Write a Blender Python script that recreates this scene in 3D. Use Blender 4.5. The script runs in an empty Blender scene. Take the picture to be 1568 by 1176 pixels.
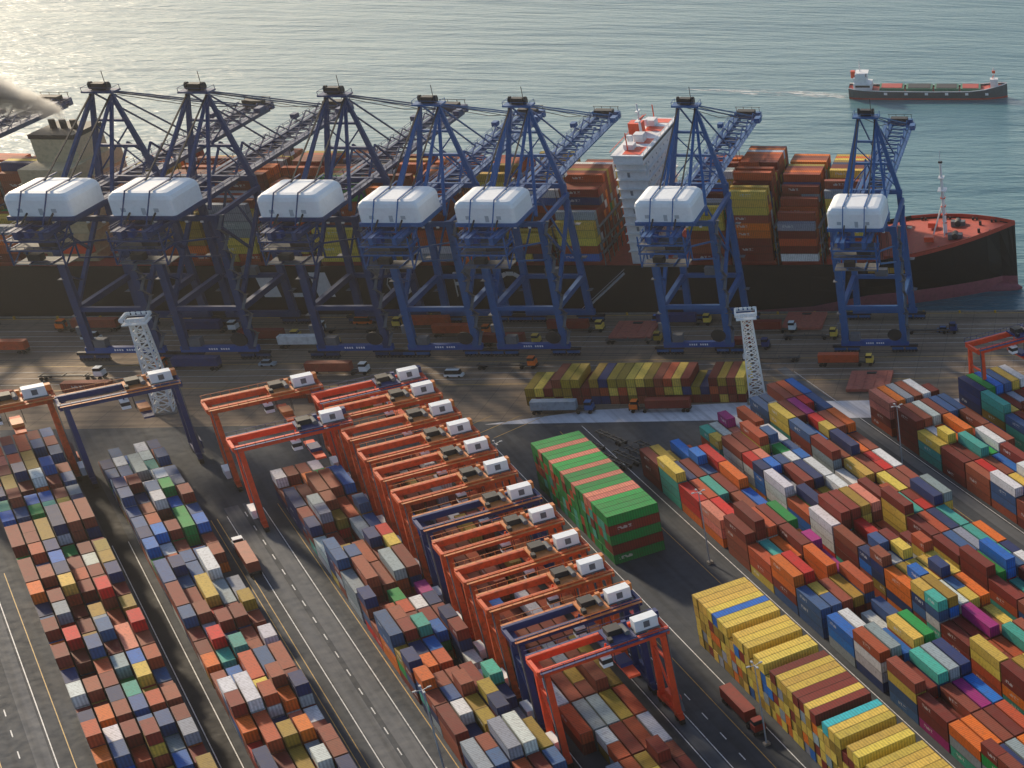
import bpy, math, random
from mathutils import Vector, Matrix
random.seed(41)
rnd=random.random
scene=bpy.context.scene
def lin(c):
    return tuple((v/255/12.92 if v/255<=0.04045 else ((v/255+0.055)/1.055)**2.4) for v in c)
# ------------------------------------------------------------------ materials
def newmat(name):
    m=bpy.data.materials.new(name);m.use_nodes=True
    nt=m.node_tree;b=nt.nodes['Principled BSDF'];return m,nt,b
def N(nt,t,**k):
    n=nt.nodes.new(t)
    for a,v in k.items(): setattr(n,a,v)
    return n
def math_(nt,op,a,b=None,clamp=False):
    n=nt.nodes.new('ShaderNodeMath');n.operation=op;n.use_clamp=clamp
    for i,v in enumerate((a,b)):
        if v is None: continue
        if isinstance(v,(int,float)): n.inputs[i].default_value=v
        else: nt.links.new(v,n.inputs[i])
    return n.outputs[0]
def mixc(nt,f,a,b,mode='MIX'):
    n=nt.nodes.new('ShaderNodeMix');n.data_type='RGBA';n.blend_type=mode
    for idx,v in ((0,f),(6,a),(7,b)):
        if isinstance(v,(int,float)): n.inputs[idx].default_value=v
        elif isinstance(v,tuple): n.inputs[idx].default_value=(*v[:3],1)
        else: nt.links.new(v,n.inputs[idx])
    return n.outputs[2]
def noise(nt,vec,scale,detail=4,rough=.55):
    n=N(nt,'ShaderNodeTexNoise');n.inputs['Scale'].default_value=scale;n.inputs['Detail'].default_value=detail;n.inputs['Roughness'].default_value=rough
    if vec is not None: nt.links.new(vec,n.inputs['Vector'])
    return n.outputs['Fac']
def ramp(nt,f,stops):
    r=N(nt,'ShaderNodeValToRGB');e=r.color_ramp.elements
    while len(e)<len(stops): e.new(.5)
    for i,(p,c) in enumerate(stops):
        e[i].position=p;e[i].color=(*c,1) if isinstance(c,tuple) else (c,c,c,1)
    nt.links.new(f,r.inputs[0]);return r.outputs[0]
def geo(nt): return N(nt,'ShaderNodeNewGeometry').outputs['Position']
_p={}
def paint(name,c,rough=.5,var=.35,metal=0,dirt=(60,50,42)):
    if name in _p: return _p[name]
    m,nt,b=newmat(name);L=lin(c)
    g=geo(nt);f=noise(nt,g,.9,3)
    d=mixc(nt,math_(nt,'MULTIPLY',ramp(nt,f,[(.45,0.0),(.75,1.0)]),var),L,lin(dirt))
    nt.links.new(d,b.inputs['Base Color']);b.inputs['Roughness'].default_value=rough;b.inputs['Metallic'].default_value=metal
    b.inputs['Specular IOR Level'].default_value=.35
    _p[name]=m;return m
def container_mat():
    m,nt,b=newmat('container_paint')
    at=N(nt,'ShaderNodeAttribute');at.attribute_name='col'
    u1=N(nt,'ShaderNodeUVMap');u1.uv_map='UVMap'
    u2=N(nt,'ShaderNodeUVMap');u2.uv_map='UVfar'
    s1=N(nt,'ShaderNodeSeparateXYZ');nt.links.new(u1.outputs[0],s1.inputs[0])
    s2=N(nt,'ShaderNodeSeparateXYZ');nt.links.new(u2.outputs[0],s2.inputs[0])
    a=at.outputs['Alpha'];g=geo(nt)
    mn=math_(nt,'MINIMUM',math_(nt,'MINIMUM',s1.outputs[0],s2.outputs[0]),math_(nt,'MINIMUM',s1.outputs[1],s2.outputs[1]))
    edge=math_(nt,'SUBTRACT',1,math_(nt,'DIVIDE',mn,.2,True),True)
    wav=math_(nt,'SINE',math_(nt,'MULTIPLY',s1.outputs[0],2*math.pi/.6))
    n1=noise(nt,g,.35,1);n2=noise(nt,g,1.6,3,.65)
    c=at.outputs['Color']
    c=mixc(nt,math_(nt,'MULTIPLY',ramp(nt,n1,[(.42,0.0),(.7,1.0)]),.1),c,lin((115,102,90)))
    c=mixc(nt,math_(nt,'MULTIPLY',ramp(nt,n2,[(.5,0.0),(.7,1.0)]),.36),c,lin((70,50,38)))
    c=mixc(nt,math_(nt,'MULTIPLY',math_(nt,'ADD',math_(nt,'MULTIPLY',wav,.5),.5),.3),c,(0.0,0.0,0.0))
    c=mixc(nt,math_(nt,'MULTIPLY',edge,.5),c,(0.02,0.018,0.015))
    u,v=s1.outputs[0],s1.outputs[1]
    st=math_(nt,'MULTIPLY',a,6.0)
    inx=math_(nt,'MULTIPLY',math_(nt,'GREATER_THAN',u,math_(nt,'SUBTRACT',st,1.2)),math_(nt,'LESS_THAN',u,math_(nt,'ADD',st,2.2)))
    iny=math_(nt,'MULTIPLY',math_(nt,'GREATER_THAN',v,1.15),math_(nt,'LESS_THAN',v,1.95))
    let=math_(nt,'GREATER_THAN',noise(nt,u1.outputs[0],1.7,0),.46)
    lg=math_(nt,'MULTIPLY',math_(nt,'MULTIPLY',inx,iny),math_(nt,'MULTIPLY',let,math_(nt,'GREATER_THAN',a,.3)))
    c=mixc(nt,math_(nt,'MULTIPLY',lg,.6),c,(.62,.62,.6))
    nt.links.new(c,b.inputs['Base Color']);b.inputs['Roughness'].default_value=.68
    b.inputs['Specular IOR Level'].default_value=.22
    return m
def ground_mat(name,c1,c2,tilew=0,warm=None):
    m,nt,b=newmat(name);g=geo(nt)
    f=noise(nt,g,.03,4,.6);f2=noise(nt,g,.45,4,.6)
    c=mixc(nt,ramp(nt,f,[(.35,0.0),(.65,1.0)]),lin(c1),lin(c2))
    c=mixc(nt,math_(nt,'MULTIPLY',ramp(nt,f2,[(.5,0.0),(.75,1.0)]),.25),c,tuple(v*.5 for v in lin(c1)))
    if tilew:
        br=N(nt,'ShaderNodeTexBrick');br.inputs['Scale'].default_value=1;br.inputs['Brick Width'].default_value=tilew;br.inputs['Row Height'].default_value=tilew
        br.inputs['Mortar Size'].default_value=.09;br.offset=0
        nt.links.new(g,br.inputs['Vector'])
        c=mixc(nt,math_(nt,'MULTIPLY',br.outputs['Fac'],.5),c,(.03,.03,.03))
    mp=N(nt,'ShaderNodeMapping');mp.inputs['Scale'].default_value=(.012,.55,1)
    if not warm:
        m1=N(nt,'ShaderNodeMapping');m1.inputs['Rotation'].default_value=(0,0,-math.radians(124.84));nt.links.new(g,m1.inputs['Vector'])
        nt.links.new(m1.outputs[0],mp.inputs['Vector'])
    else: nt.links.new(g,mp.inputs['Vector'])
    fs=noise(nt,mp.outputs[0],1,4)
    c=mixc(nt,math_(nt,'MULTIPLY',ramp(nt,fs,[(.45,0.0),(.68,1.0)]),.6 if warm else .5),c,tuple(v*.4 for v in lin(c1)))
    nt.links.new(c,b.inputs['Base Color'])
    r=ramp(nt,f2,[(.3,.75),(.8,.95)]);nt.links.new(r,b.inputs['Roughness'])
    b.inputs['Specular IOR Level'].default_value=.3
    return m
def water_mat():
    m,nt,b=newmat('sea_water');g=geo(nt)
    b.inputs['Base Color'].default_value=(*lin((72,118,128)),1)
    b.inputs['Roughness'].default_value=.32;b.inputs['IOR'].default_value=1.42
    def mapped(sx,sy,rot):
        mp=N(nt,'ShaderNodeMapping');mp.inputs['Scale'].default_value=(sx,sy,1);mp.inputs['Rotation'].default_value=(0,0,rot);nt.links.new(g,mp.inputs['Vector']);return mp.outputs[0]
    a=noise(nt,mapped(.022,.11,.35),1,4,.55)
    c=noise(nt,mapped(.12,.4,-.15),1,3,.6)
    d=noise(nt,mapped(.006,.02,.3),1,2,.5)
    h=math_(nt,'ADD',math_(nt,'MULTIPLY',a,3.6),math_(nt,'ADD',math_(nt,'MULTIPLY',c,1.1),math_(nt,'MULTIPLY',d,6)))
    bm=N(nt,'ShaderNodeBump');bm.inputs['Strength'].default_value=.75;bm.inputs['Distance'].default_value=1.0
    nt.links.new(h,bm.inputs['Height']);nt.links.new(bm.outputs[0],b.inputs['Normal'])
    return m
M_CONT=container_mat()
# ------------------------------------------------------------------ mesh builder
class MB:
    def __init__(s): s.v=[];s.f=[];s.m=[];s.mats=[]
    def mi(s,m):
        if m not in s.mats: s.mats.append(m)
        return s.mats.index(m)
    def box(s,c,d,m,rz=0,top=1.0):
        i=len(s.v);k=s.mi(m);cr,sr=math.cos(rz),math.sin(rz)
        for dz in (-.5,.5):
            q=top if dz>0 else 1
            for dx,dy in ((-.5,-.5),(.5,-.5),(.5,.5),(-.5,.5)):
                x=dx*d[0]*q;y=dy*d[1]*q
                s.v.append((c[0]+x*cr-y*sr,c[1]+x*sr+y*cr,c[2]+dz*d[2]))
        for f in ((0,3,2,1),(4,5,6,7),(0,1,5,4),(1,2,6,5),(2,3,7,6),(3,0,4,7)):
            s.f.append(tuple(i+j for j in f));s.m.append(k)
    def beam(s,a,b,w,h,m,w2=None,h2=None):
        a=Vector(a);b=Vector(b);d=(b-a)
        if d.length<1e-6: return
        d.normalize();up=Vector((0,0,1)) if abs(d.z)<.95 else Vector((0,1,0))
        x=d.cross(up).normalized();z=x.cross(d).normalized()
        i=len(s.v);k=s.mi(m)
        for p,ww,hh in ((a,w,h),(b,w2 or w,h2 or h)):
            for sx,sz in ((-.5,-.5),(.5,-.5),(.5,.5),(-.5,.5)): s.v.append(tuple(p+x*sx*ww+z*sz*hh))
        for f in ((0,1,2,3),(7,6,5,4),(0,4,5,1),(1,5,6,2),(2,6,7,3),(3,7,4,0)):
            s.f.append(tuple(i+j for j in f));s.m.append(k)
    def cyl(s,a,b,r,m,n=10,r2=None):
        a=Vector(a);b=Vector(b);d=(b-a).normalized();up=Vector((0,0,1)) if abs(d.z)<.95 else Vector((0,1,0))
        x=d.cross(up).normalized();z=x.cross(d).normalized();i=len(s.v);k=s.mi(m)
        for p,rr in ((a,r),(b,r if r2 is None else r2)):
            for j in range(n):
                t=2*math.pi*j/n;s.v.append(tuple(p+x*math.cos(t)*rr+z*math.sin(t)*rr))
        for j in range(n):
            s.f.append((i+j,i+(j+1)%n,i+n+(j+1)%n,i+n+j));s.m.append(k)
        s.f.append(tuple(i+j for j in range(n))[::-1]);s.m.append(k)
        s.f.append(tuple(i+n+j for j in range(n)));s.m.append(k)
    def quad(s,ps,m):
        i=len(s.v);s.v+= [tuple(p) for p in ps];s.f.append(tuple(range(i,i+len(ps))));s.m.append(s.mi(m))
    def mesh(s,name):
        me=bpy.data.meshes.new(name);me.from_pydata(s.v,[],s.f)
        for m in s.mats: me.materials.append(m)
        me.polygons.foreach_set('material_index',s.m);me.update();return me
def obj(name,me,loc=(0,0,0),rz=0,parent=None):
    o=bpy.data.objects.new(name,me);o.location=loc;o.rotation_euler=(0,0,rz);scene.collection.objects.link(o)
    if parent: o.parent=parent
    return o
# ------------------------------------------------------------------ yard frame
AL=math.radians(34.84);SA,CA=math.sin(AL),math.cos(AL)
def Y(s,b,z=0): return Vector((-SA*s+CA*b,CA*s+SA*b,z))
YR=AL+math.pi/2   # heading of +s
# ------------------------------------------------------------------ containers
PAL={'maroon':(132,42,32),'brown':(156,74,52),'rust':(194,82,42),'orange':(244,116,28),'white':(232,236,236),'grey':(156,168,178),
'navy':(28,52,108),'steel':(54,94,146),'blue':(6,112,204),'teal':(66,178,160),'green':(8,154,70),'yellow':(234,198,84),'ochre':(170,140,46),'red':(214,24,26),'magenta':(176,26,128),'salmon':(226,130,110),'cyan':(60,214,224)}
MIXL=[('maroon',24),('brown',13),('rust',11),('orange',6),('white',8),('grey',7),('navy',12),('steel',11),('blue',5),('teal',4),('green',4),('ochre',7),('red',4),('yellow',3),('salmon',2),('magenta',.5)]
MIXR=[('maroon',20),('brown',14),('rust',10),('orange',6),('white',12),('grey',5),('navy',6),('steel',7),('blue',9),('teal',6),('green',3),('ochre',4),('red',6),('yellow',10),('salmon',2),('magenta',2)]
MIXS=[('maroon',26),('brown',14),('rust',20),('orange',10),('white',7),('grey',7),('navy',5),('blue',2),('yellow',14),('ochre',6),('green',2)]
def pick(mix):
    t=sum(w for _,w in mix)*rnd()
    for n,w in mix:
        t-=w
        if t<=0: return n
    return mix[0][0]
class CB:
    """accumulates shipping containers into one mesh; local x = long axis"""
    def __init__(s): s.v=[];s.f=[];s.c=[];s.u=[];s.w=[]
    def add(s,o,ang,L,W,H,col,logo=None):
        c=lin(PAL[col]);k=.74+.4*rnd();g=.9+.2*rnd();c=(min(.85,c[0]*k),min(.85,c[1]*k*g),min(.85,c[2]*k))
        if logo is None: logo=.35+.6*rnd() if rnd()<.4 else 0
        ca,sa=math.cos(ang),math.sin(ang);i=len(s.v)
        for z in (0,H):
            for dx,dy in ((-1,-1),(1,-1),(1,1),(-1,1)):
                x=dx*L/2;y=dy*W/2;s.v.append((o[0]+x*ca-y*sa,o[1]+x*sa+y*ca,o[2]+z))
        for f,U,V,t in (((4,5,6,7),L,W,0),((0,1,5,4),L,H,1),((1,2,6,5),W,H,0),((2,3,7,6),L,H,1),((3,0,4,7),W,H,0)):
            s.f.append(tuple(i+j for j in f))
            a=logo if t else 0
            for (uu,vv) in ((0,0),(U,0),(U,V),(0,V)):
                s.c+= [c[0],c[1],c[2],a];s.u+=[uu,vv];s.w+=[U-uu,V-vv]
    def finish(s,name,parent=None):
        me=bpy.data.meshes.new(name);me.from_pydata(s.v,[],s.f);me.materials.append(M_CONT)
        ca=me.color_attributes.new('col','FLOAT_COLOR','CORNER');ca.data.foreach_set('color',s.c)
        u=me.uv_layers.new(name='UVMap');u.data.foreach_set('uv',s.u)
        w=me.uv_layers.new(name='UVfar');w.data.foreach_set('uv',s.w)
        return obj(name,me,parent=parent)
CW,CH,CL=2.44,2.7,12.2
def block(s0,s1,b0,rows,mix,hmin,hmax,p20=.35,name='container_stack',pb=2.74,skip=.02,smooth=.5,fam_keep=.45):
    cb=CB();s=s0
    while s-12.2>s1:
        base=hmin+(hmax-hmin)*rnd()
        tw_slot=rnd()<p20
        for r in range(rows):
            b=b0+pb*(r+.5)
            if rnd()<skip: continue
            two=tw_slot if rnd()<.9 else not tw_slot;fam=pick(mix)
            hs=[]
            for _ in range(2):
                h=int(round(base*smooth+(hmin+(hmax-hmin)*rnd())*(1-smooth)));hs.append(max(0,h))
            for t in range(max(hs)):
                if rnd()>fam_keep: fam=pick(mix)
                if two:
                    for q,ds in enumerate((3.05,9.2)):
                        if t>=hs[q]: continue
                        cb.add(Y(s-ds,b+.05*(rnd()-.5),t*CH),YR,6.06,CW,CH-.06,pick(mix) if rnd()<.75 else fam)
                elif t<hs[0]: cb.add(Y(s-6.1+.12*(rnd()-.5),b+.05*(rnd()-.5),t*CH),YR,CL,CW,CH-.06,fam)
        s-=12.7 if rnd()<.9 else 15.0
    return cb.finish(name)
block(503,235,-2.6,6,MIXL,1,4.2,.7,smooth=.5)
block(486,235,19.6,5,MIXL,1,4.2,.65,smooth=.5)
block(443,235,49.8,5,MIXL,1.3,4.8,.45,smooth=.5)
block(442,235,69,5,[('maroon',26),('brown',18),('ochre',8),('grey',6),('navy',6),('rust',10),('blue',4),('white',4),('yellow',3)],1,3.2,.3)
block(400,190,125.5,5,MIXR,2,5,.1,smooth=.6)
block(404,190,143.5,5,MIXR,2.6,5.3,.08,smooth=.6)
block(408,190,160,5,MIXR,2.4,5.3,.08,smooth=.6)
block(393,190,189,6,MIXR,2.6,5.4,.08,smooth=.6)
block(380,190,211,6,MIXR,2.6,5.4,.08,smooth=.6)
block(368,190,238,6,MIXR,2,5,.1)
def cross_block(s0,n,b,tiers,tops,facemix,name,pitch=2.56):
    cb=CB()
    for i in range(n):
        h=tiers(i);s=s0-pitch*i
        for t in range(h):
            col=tops(i) if t==h-1 else facemix(i,t,h)
            cb.add(Y(s,b+6.1+.16*(rnd()-.5),t*CH),YR-math.pi/2,CL,CW+.04,CH-.06,col,0 if t==h-1 else None)
    return cb.finish(name)
cross_block(408,20,102.2,lambda i:5,lambda i:'salmon' if i in (2,5,8,11,14,15) else 'green',lambda i,t,h:('green','maroon')[t%2] if i==19 else random.choice(['green','green','green','maroon','rust','teal']),'container_stack')
cross_block(311,46,103.5,lambda i:(5,5,5,5,5,5,5,4,5,5,5,4,5,5,4,5)[i%16],lambda i:'blue' if i==4 else 'maroon' if i in(15,19,20,22,27) else 'cyan' if i==24 else 'yellow',lambda i,t,h:random.choice(['yellow']*6+['ochre','ochre','maroon','orange','grey','blue']),'container_stack')
cb=CB()
for i in range(24):
    h=3 if i>1 and rnd()<.85 else 2
    for t in range(h):
        cb.add((-167+2.55*i,452.5,t*CH),math.pi/2,CL,CW,CH-.06,random.choice(['maroon','maroon','maroon','yellow','yellow','ochre','navy','brown','rust','ochre']),0)
cb.finish('container_row')
cb=CB()
for x,y,h,c in ((-338,455,1,'brown'),(-325,452,2,'maroon'),(-312,456,1,'salmon'),(-222,452,1,'brown'),(-208,450,1,'maroon'),(-206,446,1,'ochre'),(-236,455,1,'rust'),(-290,462,1,'brown')):
    for t in range(h): cb.add((x,y,t*CH),.03,CL,CW,CH-.06,c)
cb.finish('container_group')
# ------------------------------------------------------------------ ground
M_ASPH=ground_mat('yard_asphalt',(50,57,66),(64,71,80))
M_APR=ground_mat('apron_concrete',(126,108,92),(150,130,108),7.5,True)
M_LROAD=ground_mat('light_concrete',(200,200,206),(218,218,222))
M_TRK=ground_mat('runway_dark',(28,30,36),(38,41,46))
M_LANE=ground_mat('lane_concrete',(84,89,96),(98,102,108))
M_W=paint('marking_white',(215,218,220),.6,.5);M_Y=paint('marking_yellow',(186,148,64),.6,.5)
mb=MB();Lx=9000;E=518.5
mb.quad([(-Lx,-Lx,0),(Lx,-Lx,0),(Lx,E,0),(-Lx,E,0)],M_ASPH)
mb.quad([(-Lx,E,-12),(Lx,E,-12),(Lx,E,0),(-Lx,E,0)],M_APR)
obj('ground',mb.mesh('ground'))
mb=MB();mb.quad([(-900,436,.004),(400,436,.004),(400,E-.01,.004),(-900,E-.01,.004)],M_APR);obj('quay_apron',mb.mesh('quay_apron'))
mb=MB();mb.quad([(-176,434,.009),(-100,434,.009),(400,433,.009),(400,449,.009),(-110,446,.009),(-150,442.5,.009)],M_LROAD);obj('service_road',mb.mesh('service_road'))
mb=MB()
def ystrip(b0,b1,s0,s1,m,z): mb.quad([Y(s0,b0,z),Y(s1,b0,z),Y(s1,b1,z),Y(s0,b1,z)][::-1] ,m)
for b0,b1 in ((14.6,18.4),(64.6,67.6)): ystrip(b0,b1,495 if b0<40 else 446,100,M_TRK,.008)
for b0,b1 in ((-11,-8.5),(38.6,41.6),(42.6,45.6),(87,89.6),(175,178),(184.5,187.5)): ystrip(b0,b1,445,100,M_LANE,.008)
obj('crane_runway',mb.mesh('crane_runway'))
mb=MB()
for b in (14.9,18.1,38.3,46.0,64.9,67.3,86.6,90,-8,101,124,174.5,188): ystrip(b-.09,b+.09,440,100,M_W,.014)
for b in (34.9,36.2,-5.5,-16,49.2,96.5,118,181): ystrip(b-.08,b+.08,440,100,M_Y,.014)
for b in (42.1,93,-13,): 
    s=440
    while s>200: ystrip(b-.1,b+.1,s,s-3,M_W,.014);s-=9
def xstrip(y,x0,x1,m,w=.22,z=.014): mb.quad([(x0,y-w/2,z),(x1,y-w/2,z),(x1,y+w/2,z),(x0,y+w/2,z)],m)
for y in (462,479.2): xstrip(y,-500,100,M_Y,.35)
for y in (466,470.5,475,490.5,494.5,498.5,502.5,506.5): xstrip(y,-500,100,M_W,.16)
xstrip(516.6,-500,100,M_Y,.5)
for y in (482.9,484.3,511.3,512.7): xstrip(y,-500,100,M_TRK,.3,.013)
for x in (-178,-171,-186):
    mb.quad([(x,425,.014),(x+.3,425,.014),(x+10.3,440,.014),(x+10,440,.014)],M_Y)
obj('road_markings',mb.mesh('road_markings'))
mb=MB();dk=paint('rubber_black',(24,24,25),.8,.2);ye=paint('safety_yellow',(200,156,40),.6,.4);cc=paint('coping_concrete',(138,132,124),.8,.4)
mb.box((-200,E-.35,.15),(900,.6,.3),cc)
x=-500
while x<120:
    mb.box((x,E+.7,-1.6),(1.6,1.4,2.6),dk);mb.cyl((x+6,E-1.4,0),(x+6,E-1.4,.8),.35,ye,8);x+=12
obj('quay_edge',mb.mesh('quay_edge'))
# ------------------------------------------------------------------ water
mb=MB();mw=water_mat();WZ=-3.5
mb.quad([(-15000,E-5,WZ),(15000,E-5,WZ),(15000,25000,WZ),(-15000,25000,WZ)],mw);obj('sea_water',mb.mesh('sea_water'))
# ------------------------------------------------------------------ ship to shore crane
def sts(navy,lite,name):
    mb=MB();dark=paint('machinery_dark',(36,38,42),.6,.3);wh=paint('house_white',(232,236,238),.45,.08);gr=paint('grate_grey',(98,102,108),.7,.3)
    G=28;w=9
    for y in (0,G):
        mb.box((0,y,3.6),(2*w+3.0,1.5,1.9),lite if y==0 else navy)
        for sx in (-1,1):
            mb.box((sx*w,y,2.35),(8.6,1.0,.9),dark)
            for k in range(8): mb.cyl((sx*w-3.6+k*1.03,y-.4,.5),(sx*w-3.6+k*1.03,y+.4,.5),.48,dark,8)
            for k in (-2.1,2.1): mb.box((sx*w+k,y,1.35),(3.6,.8,.9),navy)
        for k in range(9): 
            if y==0 and k!=4: mb.box((-2.6+k*.65,y-.78,3.7),(.4,.04,.6),wh)
    for sx in (-1,1):
        mb.beam((sx*w,0,3.5),(sx*w,0,47),2.0,1.7,navy,1.7,1.5)
        mb.beam((sx*w,G,3.5),(sx*(w-1),G,50),2.0,1.7,navy,1.6,1.5)
        mb.beam((sx*w,0,17),(sx*w,G,17),1.3,1.8,navy)
        mb.beam((sx*w,0,46),(sx*w,G,46.6),1.0,1.4,navy)
        mb.beam((sx*w,.4,18),(sx*w,G-.3,44.5),1.0,1.0,navy)
        mb.beam((sx*w,.4,44),(sx*w,14,31.5),.7,.7,navy)
        mb.beam((sx*w,0,28),(sx*w,6.5,24),.5,.5,navy)
        mb.beam((sx*(w-1),G,50),(sx*2.6,G-.5,76),1.5,1.3,navy,1.0,.9)
        mb.beam((sx*2.6,G-1,75.5),(sx*3.6,-4,51),.7,.7,navy)
        mb.beam((sx*(w-1.5),2,48),(sx*2.8,G-2,74),.8,.8,navy)
        mb.beam((sx*2.6,G-1,76),(sx*3.2,-20,51),.34,.34,dark)
        mb.beam((sx*2.3,G,76.2),(sx*3,64,51.6),.42,.42,navy)
        mb.beam((sx*2.3,G,77),(sx*3,104,51.8),.42,.42,navy)
        mb.beam((sx*2.3,G,76.8),(sx*3,80,58),.2,.2,dark)
        mb.beam((sx*3,104,51.6),(sx*3,80,58),.2,.2,dark)
        mb.beam((sx*3.1,-24,49),(sx*3.1,G,49),1.1,2.3,navy)
        mb.beam((sx*3.1,G+1,49),(sx*3.1,111,49),1.0,2.0,navy)
        mb.beam((sx*4.6,-24,50.1),(sx*4.6,111,50.1),1.2,.12,navy)
        for z in (50.9,51.5): mb.beam((sx*5.2,-24,z),(sx*5.2,111,z),.1,.1,navy)
        for k in range(27): mb.beam((sx*5.2,-23+5*k,50.1),(sx*5.2,-23+5*k,51.5),.12,.12,navy)
        mb.beam((sx*3.1,G+1,50),(sx*3.1,G+10,58),.5,.5,navy);mb.beam((sx*3.1,G+10,58),(sx*3.1,G+20,50),.5,.5,navy)
        for k in range(6):
            y0=G+22+10*k
            mb.beam((sx*3.1,y0,50),(sx*3.1,y0+5,52.6),.3,.3,navy);mb.beam((sx*3.1,y0+5,52.6),(sx*3.1,y0+10,50),.3,.3,navy)
        for z in (12,24,36): mb.box((sx*(w+1.3),G,z),(1.6,2.4,.15),gr);mb.box((sx*(w+1.2),-.2,z+3),(1.4,2.2,.15),gr)
    for z,y,ww in ((17,0,1.4),(17,G,1.4),(46,0,1.6),(49.5,G,1.6),(60,G-.3,.8),(68,G-.4,.7)):
        xx=w if z<50 else (w-1)-(w-3.6)*(z-50)/26
        mb.beam((-xx,y,z),(xx,y,z),1.2,ww,navy)
    mb.beam((-w,G,20),(0,G,46),.5,.5,navy);mb.beam((w,G,20),(0,G,46),.5,.5,navy)
    mb.beam((-7.6,G,51),(4.9,G-.3,67),.35,.35,navy);mb.beam((7.6,G,51),(-4.9,G-.3,67),.35,.35,navy)
    for k in range(27):
        y=-22+5*k;mb.beam((-3.1,y,49.6),(3.1,y,49.6),.45,.5,navy)
        if y>G and y<106: mb.beam((-3.1,y,49.6),(3.1,y+5,49.6),.22,.22,navy)
    mb.box((0,G-.3,77),(8,5,.5),navy);mb.box((0,G-.3,78.4),(3.2,2.4,2),dark)
    for sx in (-1,1):
        mb.cyl((sx*2.2-.3,G-.3,78.6),(sx*2.2+.3,G-.3,78.6),1.2,dark,10);mb.beam((sx*3.8,G-2.6,77),(sx*3.8,G-2.6,78.4),.12,.12,navy);mb.beam((sx*3.8,G+2.1,77),(sx*3.8,G+2.1,78.4),.12,.12,navy)
        mb.beam((sx*3.8,G-2.6,78.4),(sx*3.8,G+2.1,78.4),.12,.12,navy)
    mb.beam((-3.8,G-2.6,78.4),(3.8,G-2.6,78.4),.12,.12,navy)
    mb.cyl((1.5,G,78),(1.5,G,83),.1,dark,5)
    mb.box((0,111.5,50),(9,2.2,2.6),navy);mb.box((0,109,52),(6,3.4,1.2),dark);
    for k in (-4,-1.5,1.5,4): mb.beam((k,112,51),(k,112,53),.15,.15,dark)
    mb.beam((-4.4,112,53),(4.4,112,53),.15,.15,dark)
    mb.box((5.6,100,51.6),(1.8,4,1.8),navy);mb.box((-5.6,92,51.6),(1.6,3,1.6),navy)
    mb.box((0,-8,51.6),(16.5,16.8,1.2),navy)
    hx,hy,h=16,16.2,6.9;zz=52.2
    rings=[]
    for z,ins in ((0,0),(h-2.2,0),(h-1.1,.35),(h-.35,1.1),(h,2.4)):
        a,b_=hx/2-ins,hy/2-ins*.8;r=1.1
        ring=[]
        for cx,cy,t0 in ((a-r,b_-r,0),(-a+r,b_-r,90),(-a+r,-b_+r,180),(a-r,-b_+r,270)):
            for k in range(4):
                t=math.radians(t0+30*k);ring.append((cx+r*math.cos(t),-8+cy+r*math.sin(t),zz+z))
        rings.append(ring)
    for q0,q1 in zip(rings,rings[1:]):
        n=len(q0)
        for k in range(n): mb.quad([q0[k],q0[(k+1)%n],q1[(k+1)%n],q1[k]],wh)
    mb.quad(rings[-1],wh)
    lgr=paint('louvre_grey',(168,176,184),.6,.1)
    for k in (-4.6,3.6): mb.box((k,-8-hy/2-.03,zz+1.7),(1.2,.08,1.1),lgr)
    mb.box((.4,-8-hy/2-.03,zz+1.3),(1.0,.08,2.0),lgr)
    for k in (-6,-2): mb.box((-hx/2-.03,k,zz+2),(.08,1.6,1.4),lgr)
    for sx in (-1,1): mb.beam((sx*3.1,-15.4,zz+h+.3),(sx*3.1,1.6,zz+h+.5),.34,.3,navy)
    for sx in (-1,1): mb.beam((sx*3.1,-15.4,zz+h+.3),(sx*3.1,-22,51),.26,.26,navy)
    for z in (44.5,47.2):
        mb.box((0,-20,z),(13,7,.18),gr)
        for sx in (-1,1):
            mb.beam((sx*6.5,-23.5,z+1.1),(sx*6.5,-16.5,z+1.1),.12,.12,navy);mb.beam((sx*6.5,-23.5,z),(sx*6.5,-16.5,z),.4,.5,navy)
        mb.beam((-6.5,-23.5,z+1.1),(6.5,-23.5,z+1.1),.12,.12,navy);mb.beam((-6.5,-23.5,z),(6.5,-23.5,z),.4,.5,navy)
        for k in range(-3,4): mb.beam((k*2.15,-23.5,z),(k*2.15,-23.5,z+1.1),.1,.1,navy)
    for sx in (-1,1):
        for y in (-23.3,-16.7): mb.beam((sx*6.3,y,40),(sx*6.3,y,50),.35,.35,navy)
        mb.beam((sx*6.3,-23.3,44.4),(sx*6.3,-16.7,50),.3,.3,navy);mb.beam((sx*6.3,-16.7,44.4),(sx*w,0,40),.5,.5,navy)
        mb.beam((sx*6.3,-23.3,40),(sx*6.3,-16.7,44.4),.3,.3,navy);mb.beam((sx*6.3,-16.7,40),(sx*w,0,34),.5,.5,navy)
        mb.beam((sx*2.5,-23.3,40.5),(sx*2.5,-16.7,40.5),.3,.3,navy)
    mb.box((0,-20,40.2),(12.6,6.6,.2),gr);mb.beam((-6.3,-23.3,41.3),(6.3,-23.3,41.3),.12,.12,navy)
    mb.box((2.5,-20.5,46),(4,2.6,2),dark);mb.box((-3.2,-20,48.3),(3.4,2.6,1.9),lite);mb.box((-2,-20.5,41.6),(3,2.6,2),dark)
    z=5;d=1
    while z<44:
        mb.beam((w+1.6,-.6-1.8*d,z),(w+1.6,-.6+1.8*d,z+3.2),.8,.15,gr);mb.box((w+1.6,-.6+1.8*d,z+3.2),(1.1,1,.12),gr);z+=3.2;d=-d
    mb.box((-w-1.5,0,10),(1.3,1.4,2.6),gr);mb.beam((-w-1.2,0,3),(-w-1.2,0,46),.3,.3,navy)
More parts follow.
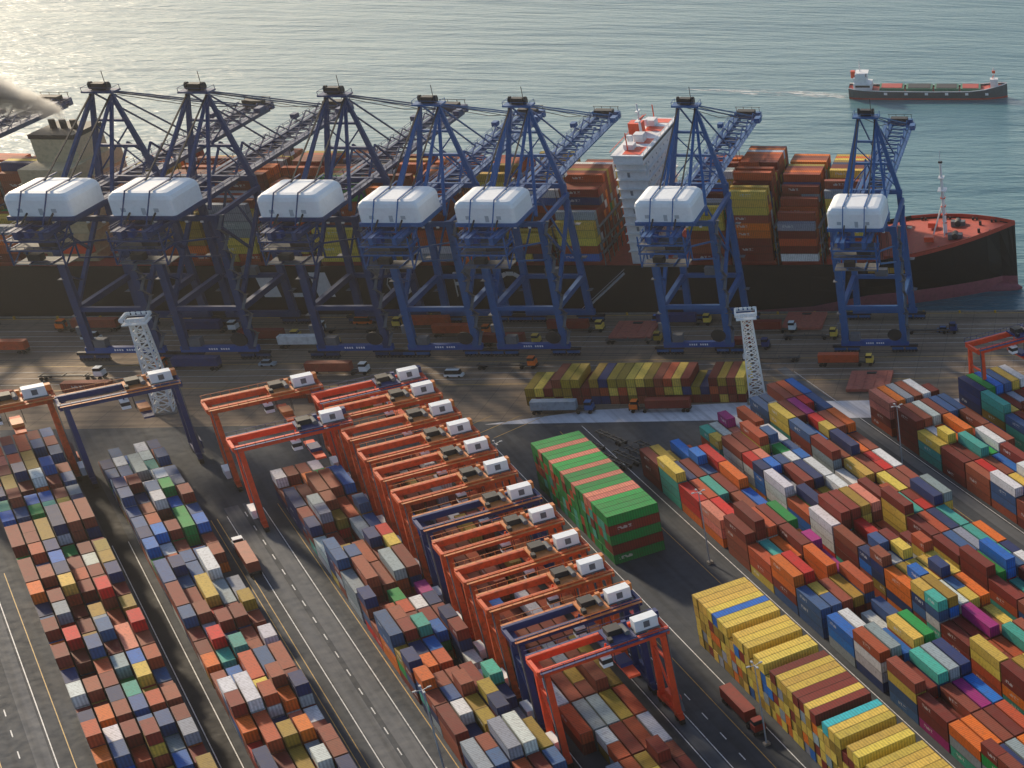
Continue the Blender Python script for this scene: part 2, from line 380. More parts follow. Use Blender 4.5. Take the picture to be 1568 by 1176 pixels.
    for k in (-6,-2,2,6): mb.box((k,-.9,45.2),(.7,.4,.5),wh)
    mb.cyl((w-2.6,-1.4,7),(w-2.6,-.9,7),2.2,dark,16);mb.box((-w+3,0,6),(3,2.4,2.6),gr);mb.box((0,G,18.8),(4,2.4,2.6),gr)
    return mb.mesh(name)
NV=paint('crane_navy',(28,58,104),.5,.25,0,(28,36,50));NV2=paint('crane_blue',(26,88,146),.5,.25,0,(30,50,72))
LT=paint('sill_blue',(26,78,150),.5,.2)
cm1=sts(NV,LT,'crane_mesh_dark');cm2=sts(NV2,LT,'crane_mesh_blue')
def trolley_mesh():
    mb=MB();d=paint('machinery_dark',(36,38,42));wh=paint('house_white',(232,236,238));ye=paint('spreader_yellow',(186,140,40),.5,.4)
    mb.box((0,0,48.6),(5,6,1),d);mb.box((0,3.8,45.6),(2.4,2.6,2.6),wh);mb.box((0,4,46),(2.46,2.66,1.0),d);return mb,ye,d
ZS=(.97,.965,.97,.965,.935,.935,.945,.91)
for i,x in enumerate((-352,-289.75,-264.45,-227.27,-201.88,-176.54,-127.87,-73.99)):
    o=obj('ship_to_shore_crane',cm1 if i<4 else cm2,(x,483.6,0));o.scale=(1,1,ZS[i])
    mb,ye,d=trolley_mesh();yy=(70,58,66,48,38,50,82,40)[i];dz=(26,12,20,30,27,22,18,34)[i]
    for sx in (-1,1):
        for sy in (-1,1): mb.beam((sx*1.2,sy*2,48),(sx*1.2,sy*2,48-dz),.14,.14,d)
    mb.box((0,0,48-dz),(12.2,1.6,.6),ye);mb.box((0,0,48-dz+.7),(5,1.8,.9),ye)
    if i in (2,4,6):
        lc=paint('load_'+('white','orange','maroon')[i//2-1],PAL[('white','orange','maroon')[i//2-1]],.55,.3)
        mb.box((0,0,48-dz-1.7),(12.2,2.44,2.6),lc)
        for k in range(20): mb.box((-5.8+k*.6,-1.24,48-dz-1.7),(.22,.06,2.3),lc)
    obj('trolley',mb.mesh('trolley'),(0,yy,0),0,o)
# ------------------------------------------------------------------ RTG cranes
def rtg(body,acc,span,name):
    mb=MB();dk=paint('machinery_dark',(36,38,42));wh=paint('house_white',(232,236,238));gr=paint('grate_grey',(98,102,108),.7,.3);tyr=paint('rubber_black',(24,24,25))
    hs=span/2;Ht=21.6
    for sx in (-1,1):
        for sy in (-1,1):
            mb.beam((sx*hs,sy*4.0,2.2),(sx*hs,sy*3.4,Ht),1.25,1.0,body,.95,.9)
            for k in (-.95,.95): mb.cyl((sx*hs-.45,sy*4.4+k,.85),(sx*hs+.45,sy*4.4+k,.85),.85,tyr,12)
            mb.box((sx*hs,sy*4.4,1.75),(1.0,3.0,.7),body)
        mb.beam((sx*hs,-5.4,2.5),(sx*hs,5.4,2.5),1.1,1.0,body)
        mb.beam((sx*hs,-3.4,Ht-.4),(sx*hs,3.4,Ht-.4),.9,.9,body)
        mb.beam((sx*hs,-3.5,15.5),(sx*hs,3.5,15.5),.5,.5,body)
        mb.beam((sx*hs,-3.9,4),(sx*hs,3.5,15.2),.4,.4,body)
        mb.box((sx*(hs+.9),0,3.9),(1.6,4.6,2.2),wh if sx<0 else body)
        mb.beam((sx*(hs+.7),-4.1,3),(sx*(hs+.7),-3.5,Ht+1),.16,.5,gr)
    for sy in (-1,1):
        mb.beam((-hs-1.4,sy*3.1,Ht+.75),(hs+1.4,sy*3.1,Ht+.75),.95,1.5,body)
        mb.beam((-hs-1.2,sy*4.1,Ht+1.3),(hs+1.2,sy*4.1,Ht+1.3),.8,.1,acc)
        mb.beam((-hs-1.2,sy*4.5,Ht+2.3),(hs+1.2,sy*4.5,Ht+2.3),.09,.09,acc)
        for k in range(13): mb.beam((-hs-1+k*(span+2)/12,sy*4.5,Ht+1.3),(-hs-1+k*(span+2)/12,sy*4.5,Ht+2.3),.08,.08,acc)
    for k in (-1,1): mb.beam((k*(hs+1.2),-3.1,Ht+.75),(k*(hs+1.2),3.1,Ht+.75),.7,1.1,body)
    tx=hs-7.5
    mb.box((tx,0,Ht+1.7),(5.2,6.8,.45),acc);mb.box((tx-.6,.8,Ht+2.6),(2.8,2.8,1.3),dk);mb.cyl((tx+1.4,-2,Ht+2.5),(tx+1.4,1.4,Ht+2.5),.55,gr,10)
    mb.box((tx+2.2,2.2,Ht+2.4),(.9,.9,1.1),acc);mb.box((tx-2.2,-2.2,Ht+2.3),(.8,1.4,.9),dk)
    mb.box((tx-3.6,-1.6,Ht-2.2),(1.9,2.1,2.3),wh);mb.box((tx-3.6,-1.6,Ht-2),(1.95,2.15,1.0),dk);mb.beam((tx-3.6,-1.6,Ht-1),(tx-3,-1.6,Ht+1.6),.3,.3,body)
    mb.box((hs-2.2,-.6,Ht+3.0),(4.6,2.5,2.5),wh);mb.box((hs-2.2,-.6,Ht+1.6),(5,3,.3),gr)
    mb.box((hs-2.2,-1.88,Ht+3.0),(1.2,.05,1.4),gr);mb.box((hs+.6,2,Ht+2.4),(1.6,1.6,1.6),acc)
    for a in (-1.6,1.6):
        for c in (-.9,.9): mb.beam((tx+a,c,Ht+1.5),(tx+a,c,16.6),.1,.1,dk)
    mb.box((tx,0,16.2),(2.2,12.0,.5),body);mb.box((tx,0,16.9),(2.4,4,.9),acc)
    mb.beam((hs+.9,-4.6,2.5),(hs+.9,-1,9),.8,.15,gr)
    return mb.mesh(name)
ORG=paint('rtg_orange',(212,86,34),.6,.6,0,(84,46,30));ORB=paint('rtg_bright_orange',(230,78,38),.55,.25);NB=paint('rtg_navy',(28,48,104),.5,.25);OL=paint('rail_orange',(206,124,62),.5,.4)
r1=rtg(ORG,OL,22.6,'rtg_orange_mesh');r2=rtg(NB,OL,22.6,'rtg_navy_mesh');r3=rtg(ORB,NB,22.6,'rtg_bright_mesh')
S=[447,435,420,406,393,379,363,349,334,320,305,291]
for i,s in enumerate(S):
    obj('rubber_tyred_gantry_crane',r2 if i in (6,10) else (r3 if i in (0,11) else r1),Y(s,77,0),AL)
for s,b,mm in ((488,3.6,r1),(481,28.6,r2),(458,55.2,r1),(431,55.2,r3),(378,228,r3)):
    obj('rubber_tyred_gantry_crane',mm,Y(s,b,0),AL)
# ------------------------------------------------------------------ light towers
def tower():
    mb=MB();wh=paint('tower_white',(230,232,230),.5,.15)
    H=27;n=10
    def hw(z): return 2.2-.8*z/H
    for k in range(n):
        z0,z1=H*k/n,H*(k+1)/n;a,b=hw(z0),hw(z1)
        c0=[(-a,-a),(a,-a),(a,a),(-a,a)];c1=[(-b,-b),(b,-b),(b,b),(-b,b)]
        for j in range(4):
            j2=(j+1)%4
            mb.beam((*c0[j],z0),(*c1[j],z1),.4,.4,wh);mb.beam((*c0[j],z0),(*c1[j2],z1),.24,.24,wh);mb.beam((*c0[j2],z0),(*c1[j],z1),.24,.24,wh);mb.beam((*c1[j],z1),(*c1[j2],z1),.24,.24,wh)
    mb.box((0,0,H+.2),(5.6,5.6,.3),wh)
    for sx in (-1,1):
        for z in (1,1.9): mb.beam((sx*2.7,-2.7,H+z),(sx*2.7,2.7,H+z),.15,.15,wh);mb.beam((-2.7,sx*2.7,H+z),(2.7,sx*2.7,H+z),.15,.15,wh)
        for k in (-2.4,-1.2,0,1.2,2.4):
            mb.box((k,sx*2.9,H+1.6),(.8,.35,.8),wh);mb.box((sx*2.9,k,H+1.6),(.35,.8,.8),wh)
    mb.box((0,0,.3),(6,6,.6),paint('coping_concrete',(138,132,124)))
    return mb.mesh('tower_mesh')
tm=tower()
obj('lattice_light_tower',tm,(-263,447,0),.2);obj('lattice_light_tower',tm,(-104.2,447.5,0),.2)
def pole(h):
    mb=MB();g=paint('pole_grey',(160,165,170),.5,.2)
    mb.cyl((0,0,0),(0,0,h),.2,g,8,.1)
    for a in range(4):
        t=a*math.pi/2;mb.beam((0,0,h),(1.2*math.cos(t),1.2*math.sin(t),h+.3),.12,.12,g);mb.box((1.3*math.cos(t),1.3*math.sin(t),h+.3),(.7,.4,.2),g,t)
    mb.box((0,0,.3),(1.2,1.2,.6),paint('coping_concrete',(138,132,124)));return mb.mesh('lamp_mesh')
pm=pole(20)
for s,b in ((300,46.8),(345,120),(268,98.5),(360,181),(400,92)): obj('street_lamp',pm,Y(s,b,0),AL)
# ------------------------------------------------------------------ main ship
def ship():
    mb=MB();bk=paint('hull_black',(14,17,24),.6,.2,0,(24,27,32));rd=paint('antifouling',(146,78,88),.6,.4);dr=paint('deck_red',(176,68,54),.7,.3)
    wh=paint('ship_white',(228,228,228),.5,.15);org=paint('ship_orange',(228,84,50),.5,.2);dk=paint('machinery_dark',(36,38,42));gr=paint('grate_grey',(98,102,108))
    wg=paint('window_grey',(120,128,136),.4,.1)
    YC=549;HB=23
    xs=[-31.5,-32.5,-34,-37,-41,-46,-52,-60,-70,-82,-100,-130,-200,-300,-420]
    def sec(x):
        t=max(0,min(1,(-31.5-x)/50));hbd=HB*(1-(1-t)**2.3)
        t2=max(0,min(1,(-37.5-x)/72));hbw=HB*(1-(1-t2)**1.7)
        top=14 if x<-83 else 14+8.5*((x+83)/51.5)**.8
        return hbd,hbw,top
    rows=[]
    for x in xs:
        hd,hw,top=sec(x)
        r=[]
        zb=1.6 if x>-82 else max(-3,1.6-(-82-x)*.15)
        for z,f in ((-6,.0),(zb,.15),(5,.4),(10,.72),(top,1)):
            hb=hw*(1-f)+hd*f if x<-37 else hd*max(0,(z-1)/(top-1))**1.4
            r.append((hb,z))
        rows.append(r)
    for sg in (-1,1):
        for a in range(len(xs)-1):
            for k in range(4):
                m=rd if k==0 else bk
                p=[(xs[a],YC+sg*rows[a][k][0],rows[a][k][1]),(xs[a+1],YC+sg*rows[a+1][k][0],rows[a+1][k][1]),(xs[a+1],YC+sg*rows[a+1][k+1][0],rows[a+1][k+1][1]),(xs[a],YC+sg*rows[a][k+1][0],rows[a][k+1][1])]
                mb.quad(p if sg<0 else p[::-1],m)
    for a in range(len(xs)-1):
        ya,yb=rows[a][4][0]-.25,rows[a+1][4][0]-.25;za,zb=rows[a][4][1]-1.3,rows[a+1][4][1]-1.3
        if ya<0: ya=0
        mb.quad([(xs[a],YC-ya,za),(xs[a],YC+ya,za),(xs[a+1],YC+yb,zb),(xs[a+1],YC-yb,zb)],dr)
        for sg in (-1,1): mb.beam((xs[a],YC+sg*(ya+.1),za+.75),(xs[a+1],YC+sg*(yb+.1),zb+.75),.22,1.5,dr if a<8 else bk)
    for k in range(6):
        t0,t1=k/6,(k+1)/6
        mb.cyl((-42+12*t0,YC,-3.0),(-42+12*t1,YC,-3.0),2.9*math.sqrt(1-t0**2*.98),rd,12,2.9*math.sqrt(max(0.01,1-t1**2)))
    yh=YC-HB-.05
    def bar(x0,z0,x1,z1,w): mb.beam((x0,yh,z0),(x1,yh,z1),.06,w,wh)
    for x0 in (-270,-254):
        mb.quad([(x0,yh,3.5),(x0+5,yh,3.5),(x0+3.6,yh,12),(x0-1.4,yh,12)],wh)
    bar(-262,3.6,-262,11.8,1.6);bar(-262,4.2,-258.6,4.2,1.4)
    for k in range(10):
        t0,t1=math.pi*2*k/10,math.pi*2*(k+1)/10
        bar(-229+3.6*math.cos(t0),8+3.6*math.sin(t0),-229+3.6*math.cos(t1),8+3.6*math.sin(t1),1.4)
        if k<6: bar(-195+3.8*math.cos(t0+.6),8+3.6*math.sin(t0+.6),-195+3.8*math.cos(t1+.6),8+3.6*math.sin(t1+.6),1.4)
    bar(-212,3.6,-212,12,1.5);bar(-212,11.4,-207,11.4,1.3);bar(-212,8,-208,8,1.2)
    mb.box((-72,YC,15.6),(1.0,34,5.4),dr);mb.box((-74,YC,14),(3,36,3.4),dr)
    for y in (-7,7):
        mb.box((-52,YC+y,19.2),(5,2.6,2.0),gr);mb.cyl((-52,YC+y-2,19.6),(-52,YC+y+2,19.6),1.1,dk,12);mb.box((-61,YC+y*1.1,18.4),(3.2,2.4,1.8),org)
        mb.cyl((-44,YC+y*.6,19.5),(-44,YC+y*.6,21),.5,dk,8)
    for x in (-66,-57,-47,-40):
        for y in (-1,1): 
            hd=sec(x)[0]-2.2;mb.cyl((x,YC+y*hd,sec(x)[2]-1.4),(x,YC+y*hd,sec(x)[2]-.2),.4,dk,8);mb.cyl((x+1.4,YC+y*hd*.97,sec(x)[2]-1.4),(x+1.4,YC+y*hd*.97,sec(x)[2]-.2),.4,dk,8)
    mx=-56
    mb.cyl((mx,YC,18),(mx,YC,44),.75,wh,10,.35);mb.box((mx,YC,34),(3,5,.3),wh);mb.box((mx,YC,38.5),(2,3.6,.3),wh);mb.box((mx,YC,44),(1.4,1.4,.5),dk)
    for sg in (-1,1): mb.beam((mx,YC+sg*4,18),(mx,YC,34),.4,.4,wh);mb.beam((mx-4,YC+sg*2,18),(mx,YC,30),.4,.4,wh);mb.beam((mx,YC+sg*2.4,34),(mx,YC,40),.2,.2,wh)
    for z in (22,25,28,31): mb.box((mx,YC,z),(1.8,2.4,.16),org)
    mb.beam((mx,YC,43),(mx,YC,48),.2,.2,wh)
    bx=-153
    mb.box((bx,YC,31),(9,36,36),wh);
    for k in range(11):
        z=16+3.1*k;ww=38.4
        mb.box((bx+.2,YC,z+1.6),(10.2,ww,.16),wh)
        mb.beam((bx+5.3,YC-ww/2,z+2.6),(bx+5.3,YC+ww/2,z+2.6),.08,.08,wh)
        for j in range(6): mb.box((bx+4.52,YC-13+5.2*j,z),(.06,.7,.55),wg)
        if k%2: mb.box((bx-1,YC-18.03,z),(.8,.06,1.6),wg)
        mb.beam((bx+4.9,YC-16-(k%2)*2,z-1.4),(bx+4.9,YC-18+(k%2)*2,z+1.6),.5,.12,wh)
    mb.box((bx+1,YC,50.3),(9,46,2.6),wh);mb.box((bx+1,YC,50.7),(9.1,45.6,.9),dk);mb.box((bx+1,YC,51.8),(10,47,.4),wh)
    for y0,y1 in ((-22,-13),(-9,-3),(6,12),(17,22)): mb.box((bx+2.0,YC+(y0+y1)/2,52.06),(5.5,y1-y0,.1),org)
    for j in range(9): mb.beam((bx+6,YC-23+5.75*j,52),(bx+6,YC-23+5.75*j,53.2),.12,.12,wh)
    mb.beam((bx+6,YC-23.5,53.2),(bx+6,YC+23.5,53.2),.15,.15,wh);mb.beam((bx-4,YC-23.5,53.2),(bx-4,YC+23.5,53.2),.15,.15,org)
    mb.box((bx-2,YC+3,54),(4,5,4),org);mb.box((bx+1,YC-6,53.4),(3,4,2.6),wh);mb.box((bx,YC-15,52.9),(3,4,1.6),wh);mb.box((bx,YC+14,53.2),(3,5,2),wh)
    mb.cyl((bx,YC,52),(bx,YC,63),.5,wh,8,.25);mb.box((bx,YC,57.5),(1.4,6,.3),wh);mb.box((bx,YC,60.5),(1,4,.3),wh);mb.box((bx+1,YC,58.4),(.4,4.4,.5),org)
    for sg in (-1,1): mb.cyl((bx-1,YC+sg*10,53),(bx-1,YC+sg*10,55),.9,wh,10);mb.beam((bx,YC+sg*18,52),(bx,YC+sg*18,58),.3,.3,org)
    ax=-326;bg=paint('casing_beige',(196,178,142),.6,.3)
    mb.box((ax,YC,28),(14,30,30),bg);mb.box((ax,YC+2,46),(12,16,9),bg);mb.box((ax,YC+2,51),(12.5,16.5,1.4),dk)
    for k in range(3): mb.cyl((ax-3+3*k,YC+2,51),(ax-3+3*k,YC+2,54.5),.9,dk,10)
    for k in range(8): mb.box((ax,YC,16+3.2*k),(15.5,31.5,.25),bg)
    mb.box((ax+3,YC-17,18),(9,2.6,2.6),org)
    return mb,YC,HB,gr,dr
mb,YC,HB,gr,dr=ship()
cb=CB();x=-88;bays=[]
while x>-405:
    if -171<x<-137 or -342<x<-310: x-=2.0;continue
    bays.append(x);x-=14.6
for i,x in enumerate(bays):
    mb.box((x,YC,14),(12.6,40,2.4),dr)
    for j in range(9):
        yy=YC-21+42*j/8;mb.beam((x+7.3,yy,13),(x+7.3,yy,27),.3,.3,gr)
    for z in (18,21.5,27): mb.beam((x+7.3,YC-21.5,z),(x+7.3,YC+21.5,z),.9,.25,gr)
    if i==0: near,far=1,9
    elif i==1: near,far=6,9
    elif i==2: near,far=9,10
    else: near,far=random.choice([(3,8),(6,9),(5,9),(7,9),(4,9),(2,8)])
    brk=random.randint(4,9)
    for r in range(18):
        h=near if r<brk else far
        h=max(0,h+random.choice([0,0,0,-1,-1,1 if h<9 else 0]))
        fam=pick(MIXS)
        for t in range(h):
            if rnd()<.5: fam=pick(MIXS)
            yy=YC-HB+2.1+2.5*r
            if rnd()<.12:
                cb.add((x-3.1,yy,15.3+t*2.72),0,6.0,CW,CH,fam);cb.add((x+3.1,yy,15.3+t*2.72),0,6.0,CW,CH,pick(MIXS))
            else: cb.add((x,yy,15.3+t*2.72),0,CL,CW,CH,fam)
so=obj('container_ship',mb.mesh('container_ship'))
cb.finish('deck_containers',so)
mb=MB();gw=paint('pole_grey',(160,165,170));mb.beam((-172,515,1),(-158,522,13),1.2,.3,gw)
mb.beam((-172,514.3,2.2),(-158,521.3,14.2),.1,.1,gw);mb.beam((-172,515.7,2.2),(-158,522.7,14.2),.1,.1,gw)
obj('gangway',mb.mesh('gangway'))
# ------------------------------------------------------------------ small cargo ship
mb=MB();hg=paint('coaster_hull',(66,82,90),.5,.4);hr=paint('coaster_red',(176,66,56),.6,.4);hgr=paint('hold_green',(66,122,98),.6,.4);wh=paint('ship_white',(228,228,228));org=paint('ship_orange',(228,84,50));dk=paint('machinery_dark',(36,38,42))
LX=[-39,-37,-32,-22,0,20,28,33,37,39.5];HBs=[5,6.2,7,7.2,7.2,7.2,6.6,5,2.6,.1];TP=[5.4,5.2,4.8,4.4,4.2,4.4,5.2,6.2,6.8,7.2]
for sg in (-1,1):
    for a in range(9):
        for z0,z1,m in ((-1,.9,hr),(.9,None,hg)):
            f0=.86 if z0<0 else .93
            A=z1 if z1 else TP[a];B=z1 if z1 else TP[a+1];f1=.93 if z1 else 1
            p=[(LX[a],sg*HBs[a]*f0,z0),(LX[a+1],sg*HBs[a+1]*f0,z0),(LX[a+1],sg*HBs[a+1]*f1,B),(LX[a],sg*HBs[a]*f1,A)]
            mb.quad(p if sg<0 else p[::-1],m)
        mb.beam((LX[a],sg*HBs[a],TP[a]+.1),(LX[a+1],sg*HBs[a+1],TP[a+1]+.1),.3,.35,wh)
for a in range(9): mb.quad([(LX[a],-HBs[a],TP[a]-.8),(LX[a],HBs[a],TP[a]-.8),(LX[a+1],HBs[a+1],TP[a+1]-.8),(LX[a+1],-HBs[a+1],TP[a+1]-.8)],hr)
mb.quad([(-39,-5,-1),(-39,5,-1),(-39,5,5.4),(-39,-5,5.4)],hg)
for x0,x1 in ((-24,-12),(-11,2),(3,15),(16,26)): mb.box(((x0+x1)/2,0,4.7),(x1-x0,11,1.6),hgr);mb.box(((x0+x1)/2,0,5.6),(x1-x0-2,9,.3),hr if x0 in (-24,16) else dk)
for k in range(12): 
    if k%2: mb.box((-26+5*k,-7.25,3.2),(1.6,.1,1.2),wh)
mb.box((-32,0,6.2),(9,10.5,3),wh);mb.box((-33,0,9),(6.5,8.5,2.6),wh);mb.box((-32.8,0,11.3),(5,10,2.2),wh);mb.box((-30.2,0,11.5),(.2,8,1),dk);mb.box((-36.5,0,11.4),(2,3,3.4),org);mb.box((-32,0,12.6),(6,8.5,.3),wh)
for y in (-5.3,5.3): mb.box((-32,y,6.4),(7,.1,1),dk)
mb.cyl((-33,0,12),(-33,0,18),.25,wh,6);mb.beam((-33,-2,16),(-33,2,16),.2,.2,wh)
mb.cyl((33,0,5),(33,0,15),.35,wh,6);mb.box((33,0,7.5),(4,4.5,4),wh);mb.beam((33,-2,11),(33,2,11),.25,.25,org);mb.beam((30.5,0,5),(33,0,12),.25,.25,org);mb.box((33,0,13),(1.6,1.6,1.2),org)
obj('cargo_ship',mb.mesh('cargo_ship'),(-87,824,WZ),.06)
mf,nt,b=newmat('wake_foam');g=geo(nt)
mp=N(nt,'ShaderNodeMapping');mp.inputs['Scale'].default_value=(.12,.5,1);nt.links.new(g,mp.inputs['Vector'])
b.inputs['Base Color'].default_value=(.7,.72,.7,1);b.inputs['Roughness'].default_value=.6
nt.links.new(math_(nt,'MULTIPLY',ramp(nt,noise(nt,mp.outputs[0],1,5),[(.46,0.0),(.64,1.0)]),.85),b.inputs['Alpha'])
mb=MB();mb.quad([(-127,818,WZ+.03),(-120,823,WZ+.03),(-126,828,WZ+.03),(-165,832,WZ+.03),(-210,831,WZ+.03),(-165,820,WZ+.03)],mf);obj('wake_foam',mb.mesh('wake_foam'))
# ------------------------------------------------------------------ funnel smoke
mb=MB();mb.box((-346,562,68),(64,44,48),None);
me=bpy.data.meshes.new('funnel_smoke');me.from_pydata(mb.v,[],mb.f)
ms=bpy.data.materials.new('smoke');ms.use_nodes=True;nt=ms.node_tree;nt.nodes.clear()
out=N(nt,'ShaderNodeOutputMaterial');pv=N(nt,'ShaderNodeVolumeScatter');nt.links.new(pv.outputs[0],out.inputs['Volume'])
pv.inputs['Color'].default_value=(1,1,1,1);pv.inputs['Anisotropy'].default_value=.65
g=geo(nt);sp=N(nt,'ShaderNodeSeparateXYZ');nt.links.new(g,sp.inputs[0])
tt=math_(nt,'DIVIDE',math_(nt,'SUBTRACT',-325,sp.outputs[0]),46.0,True)
cz=math_(nt,'ADD',55,math_(nt,'MULTIPLY',math_(nt,'POWER',tt,.7),12));cy=math_(nt,'ADD',551,math_(nt,'MULTIPLY',tt,14))
dz=math_(nt,'SUBTRACT',sp.outputs[2],cz);dy=math_(nt,'SUBTRACT',sp.outputs[1],cy)
rr=math_(nt,'SQRT',math_(nt,'ADD',math_(nt,'MULTIPLY',dz,dz),math_(nt,'MULTIPLY',dy,dy)))
rad=math_(nt,'ADD',2.4,math_(nt,'MULTIPLY',tt,11))
q=math_(nt,'SUBTRACT',1.15,math_(nt,'DIVIDE',rr,rad))
nz=noise(nt,g,.2,4,.6)
q=math_(nt,'ADD',q,math_(nt,'MULTIPLY',math_(nt,'SUBTRACT',nz,.55),3.0))
q=math_(nt,'MULTIPLY',math_(nt,'MAXIMUM',q,0),math_(nt,'MULTIPLY',math_(nt,'LESS_THAN',sp.outputs[0],-325),math_(nt,'SUBTRACT',1.2,tt)))
q=math_(nt,'MULTIPLY',q,math_(nt,'LESS_THAN',rr,math_(nt,'MULTIPLY',rad,1.3)))
nt.links.new(math_(nt,'MULTIPLY',q,.6),pv.inputs['Density'])
me.materials.append(ms);obj('funnel_smoke',me)
# ------------------------------------------------------------------ low haze layer over the harbour
mb=MB();mb.box((-500,1500,62),(9000,6000,128),None)
me=bpy.data.meshes.new('harbour_haze');me.from_pydata(mb.v,[],mb.f)
mh=bpy.data.materials.new('haze');mh.use_nodes=True;nt=mh.node_tree;nt.nodes.clear()
out=N(nt,'ShaderNodeOutputMaterial');vs=N(nt,'ShaderNodeVolumeScatter');nt.links.new(vs.outputs[0],out.inputs['Volume'])
vs.inputs['Color'].default_value=(1,.98,.95,1);vs.inputs['Density'].default_value=.00013;vs.inputs['Anisotropy'].default_value=.72
me.materials.append(mh);obj('harbour_haze',me)
# ------------------------------------------------------------------ trucks
def truck(cabc,load,name='terminal_truck',loc=(0,0,0),rz=0):
    mb=MB();cab=paint('truck_'+cabc,PAL[cabc],.4,.15);dk=paint('machinery_dark',(36,38,42));ty=paint('rubber_black',(24,24,25));gl=paint('glass_dark',(30,38,44),.15,.05);ch=paint('chassis_grey',(80,76,72),.6,.4)
    mb.box((0,0,1.15),(13,1.0,.35),ch)
    for x in (-6,0,5.6): mb.box((x,0,1.3),(.3,2.4,.3),ch)
    mb.box((8.2,0,1.0),(5.4,1.1,.4),ch)
    mb.box((9.4,0,2.0),(2.2,2.4,1.5),cab);mb.box((9.2,0,3.1),(1.9,2.2,1.0),gl,0,.88);mb.box((9.2,0,3.65),(1.75,2.05,.14),cab);mb.box((10.55,0,1.1),(.25,2.4,.5),dk);mb.box((8,.9,2),(.3,.3,2.4),dk)
    for x in (-5.5,-4.3,6.4,9.6):
        for y in (-1,1): mb.cyl((x,y*.8,.52),(x,y*1.22,.52),.52,ty,10)
    if load:
        lc=paint('load_'+load,PAL[load],.55,.35)
        mb.box((-.1,0,2.75),(12.2,2.44,2.6),lc)
        for k in range(20):
            for y in (-1.24,1.24): mb.box((-5.8+k*.6,y,2.75),(.22,.06,2.3),lc)
    return obj(name,mb.mesh(name),loc,rz)
T=[('yellow','rust',-326,490,math.pi),('yellow','maroon',-259,497,0),('yellow','maroon',-172,503,0),('ochre',None,-152,493,0),('yellow',None,-98,495,0),('white','maroon',-112,501,0),('white',None,-103,477,math.pi),('steel','grey',-159,441,0),('orange','maroon',-128,441,math.pi),('navy','maroon',-118,487,0),
('orange','rust',-205,500,0),('white','brown',-230,471,0),('navy',None,-60,499,0),('yellow','navy',-140,508,0),('white',None,-300,470,0),('yellow','rust',-215,507,math.pi),('orange',None,-184,474,0),('white','navy',-280,505,0),('yellow','white',-246,492,0),('orange','brown',-310,507,math.pi),('white',None,-236,504,math.pi),('yellow','maroon',-188,492,0),('orange','navy',-268,476,math.pi),('yellow','rust',-84,473,0)]
for c,l,x,y,r in T: truck(c,l,loc=(x,y,0),rz=r)
truck('red',None,loc=tuple(Y(338,96)),rz=YR+math.pi)
truck('maroon','maroon',loc=tuple(Y(282,99)),rz=YR+math.pi)
for s,b in ((405,97),(410,37)): truck('white','brown',loc=tuple(Y(s,b)),rz=YR)
ch=paint('chassis_grey',(80,76,72),.6,.4);ty=paint('rubber_black',(24,24,25))
mb=MB()
for y in (-.6,.6): mb.beam((-6,y,1.2),(6,y,1.2),.25,.4,ch)
for x in (-5.8,-3,0,3,5.8): mb.box((x,0,1.3),(.3,2.4,.25),ch)
for x in (-5,-3.8):
    for y in (-1,1): mb.cyl((x,y*.8,.52),(x,y*1.2,.52),.52,ty,10)
for y in (-.8,.8): mb.box((4,y,.6),(.2,.2,1.2),ch)
cm=mb.mesh('chassis_mesh')
for s,b in ((413,110),(414,114),(410,119),(411,122.5),(411,126),(411,129.5),(413,133),(425,117),(426,121),(426,127)): obj('trailer_chassis',cm,tuple(Y(s,b)),YR+.25)
def car(c,van,loc,rz):
    mb=MB();p_=paint('car_'+c,PAL[c],.3,.1);gl=paint('glass_dark',(30,38,44),.15,.05);ty=paint('rubber_black',(24,24,25));L=5.2 if van else 4.4;h=1.3 if van else .8
    mb.box((0,0,.7),(L,1.8,.75),p_);mb.box((-.2,0,1.05+h/2),(L*(.86 if van else .55),1.65,h),gl,0,.88);mb.box((-.2,0,1.07+h),(L*(.72 if van else .44),1.4,.06),p_)
    for x in (-L*.3,L*.3):
        for y in (-1,1): mb.cyl((x,y*.72,.34),(x,y*.94,.34),.34,ty,10)
    obj('delivery_van' if van else 'parked_car',mb.mesh('car'),loc,rz)
for c,v,x,y,r in (('white',1,-195,468,0),('white',0,-90,441,0),('blue',1,-146,511,0),('grey',0,-250,478,0),('yellow',1,-162,447,0),('steel',0,-54,500,0),('white',1,-308,500,0),('orange',1,-236,511,0)): car(c,v,(x,y,0),r)
mb=MB();hc=paint('hatch_red',(180,100,84),.7,.4);dk=paint('machinery_dark',(36,38,42))
mb.box((0,0,.7),(12.6,14,.9),hc)
for k in range(4): mb.box((-4.5+3*k,0,1.22),(.35,13,.14),hc)
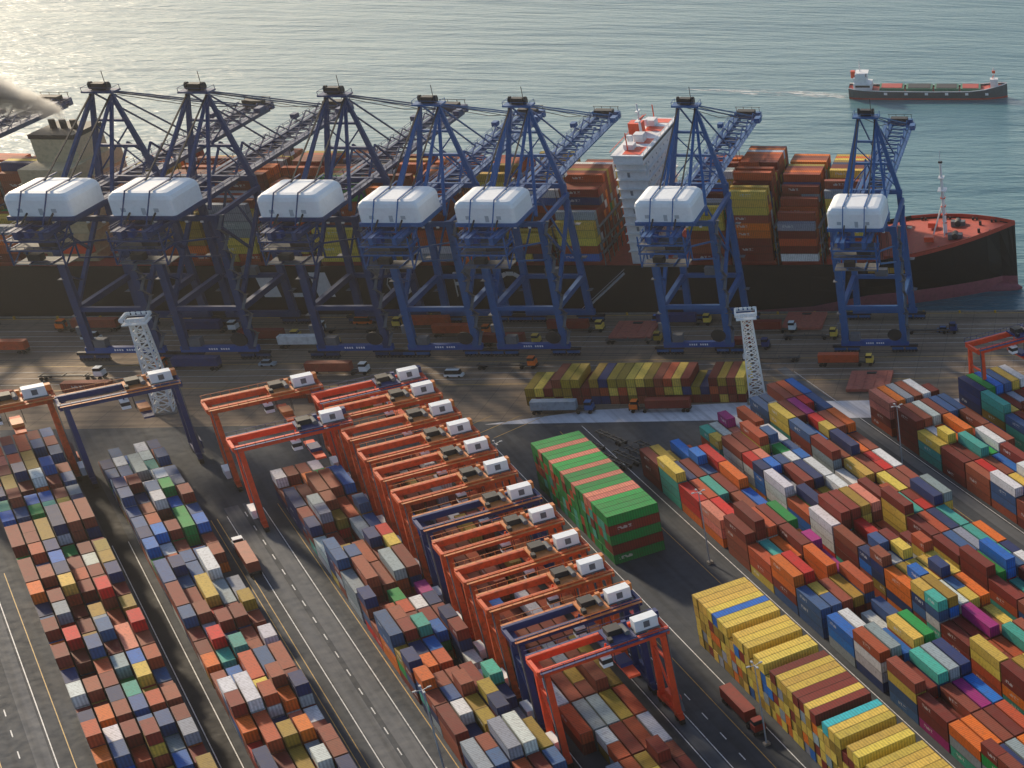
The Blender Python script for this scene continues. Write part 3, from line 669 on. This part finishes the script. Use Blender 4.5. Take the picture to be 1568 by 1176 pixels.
mb.box((0,5,1.25),(3,1.4,.2),dk);hm=mb.mesh('hatch_cover')
for x,y,z in ((-73,459,0),(-152,502,0),(-100,509,0)): obj('hatch_cover',hm,(x,y,z),0)
# ------------------------------------------------------------------ camera
f,th,ro,px,py,Hc,psi=2360,0.48201,-0.068528,2125.7,726.66,207.87,0.20181
c,s=math.cos(th),math.sin(th)
R=Vector((1,0,0));U=Vector((0,s,c));F=Vector((0,c,-s))
R2=R*math.cos(ro)-U*math.sin(ro);U2=R*math.sin(ro)+U*math.cos(ro)
rot=Matrix.Rotation(-psi,3,'Z');R2=rot@R2;U2=rot@U2;F=rot@F
mat=Matrix((( R2.x,U2.x,-F.x,0),(R2.y,U2.y,-F.y,0),(R2.z,U2.z,-F.z,Hc),(0,0,0,1)))
cam=bpy.data.cameras.new('camera');co=bpy.data.objects.new('camera',cam);scene.collection.objects.link(co);co.matrix_world=mat
cam.sensor_width=36;cam.lens=36*f/1568;cam.shift_x=-(px-784)/1568;cam.shift_y=(py-588)/1568;cam.clip_start=1;cam.clip_end=60000
scene.camera=co
# ------------------------------------------------------------------ light
az=Vector((-.70,.71)).normalized();el=math.radians(24)
sd=Vector((az.x*math.cos(el),az.y*math.cos(el),math.sin(el))).normalized()
sl=bpy.data.lights.new('sun','SUN');sl.energy=5.0;sl.angle=math.radians(4);sl.color=(1,.82,.58)
so=bpy.data.objects.new('sun',sl);scene.collection.objects.link(so);so.rotation_euler=sd.to_track_quat('Z','Y').to_euler()
w=bpy.data.worlds.new('World');scene.world=w;w.use_nodes=True;nt=w.node_tree
sk=nt.nodes.new('ShaderNodeTexSky');sk.sky_type='NISHITA';sk.sun_disc=False;sk.sun_elevation=el;sk.sun_rotation=math.atan2(sd.x,sd.y);sk.dust_density=1.2;sk.altitude=100
nt.links.new(sk.outputs[0],nt.nodes['Background'].inputs[0]);nt.nodes['Background'].inputs[1].default_value=.15
scene.view_settings.view_transform='Standard';scene.view_settings.look='None';scene.view_settings.exposure=0
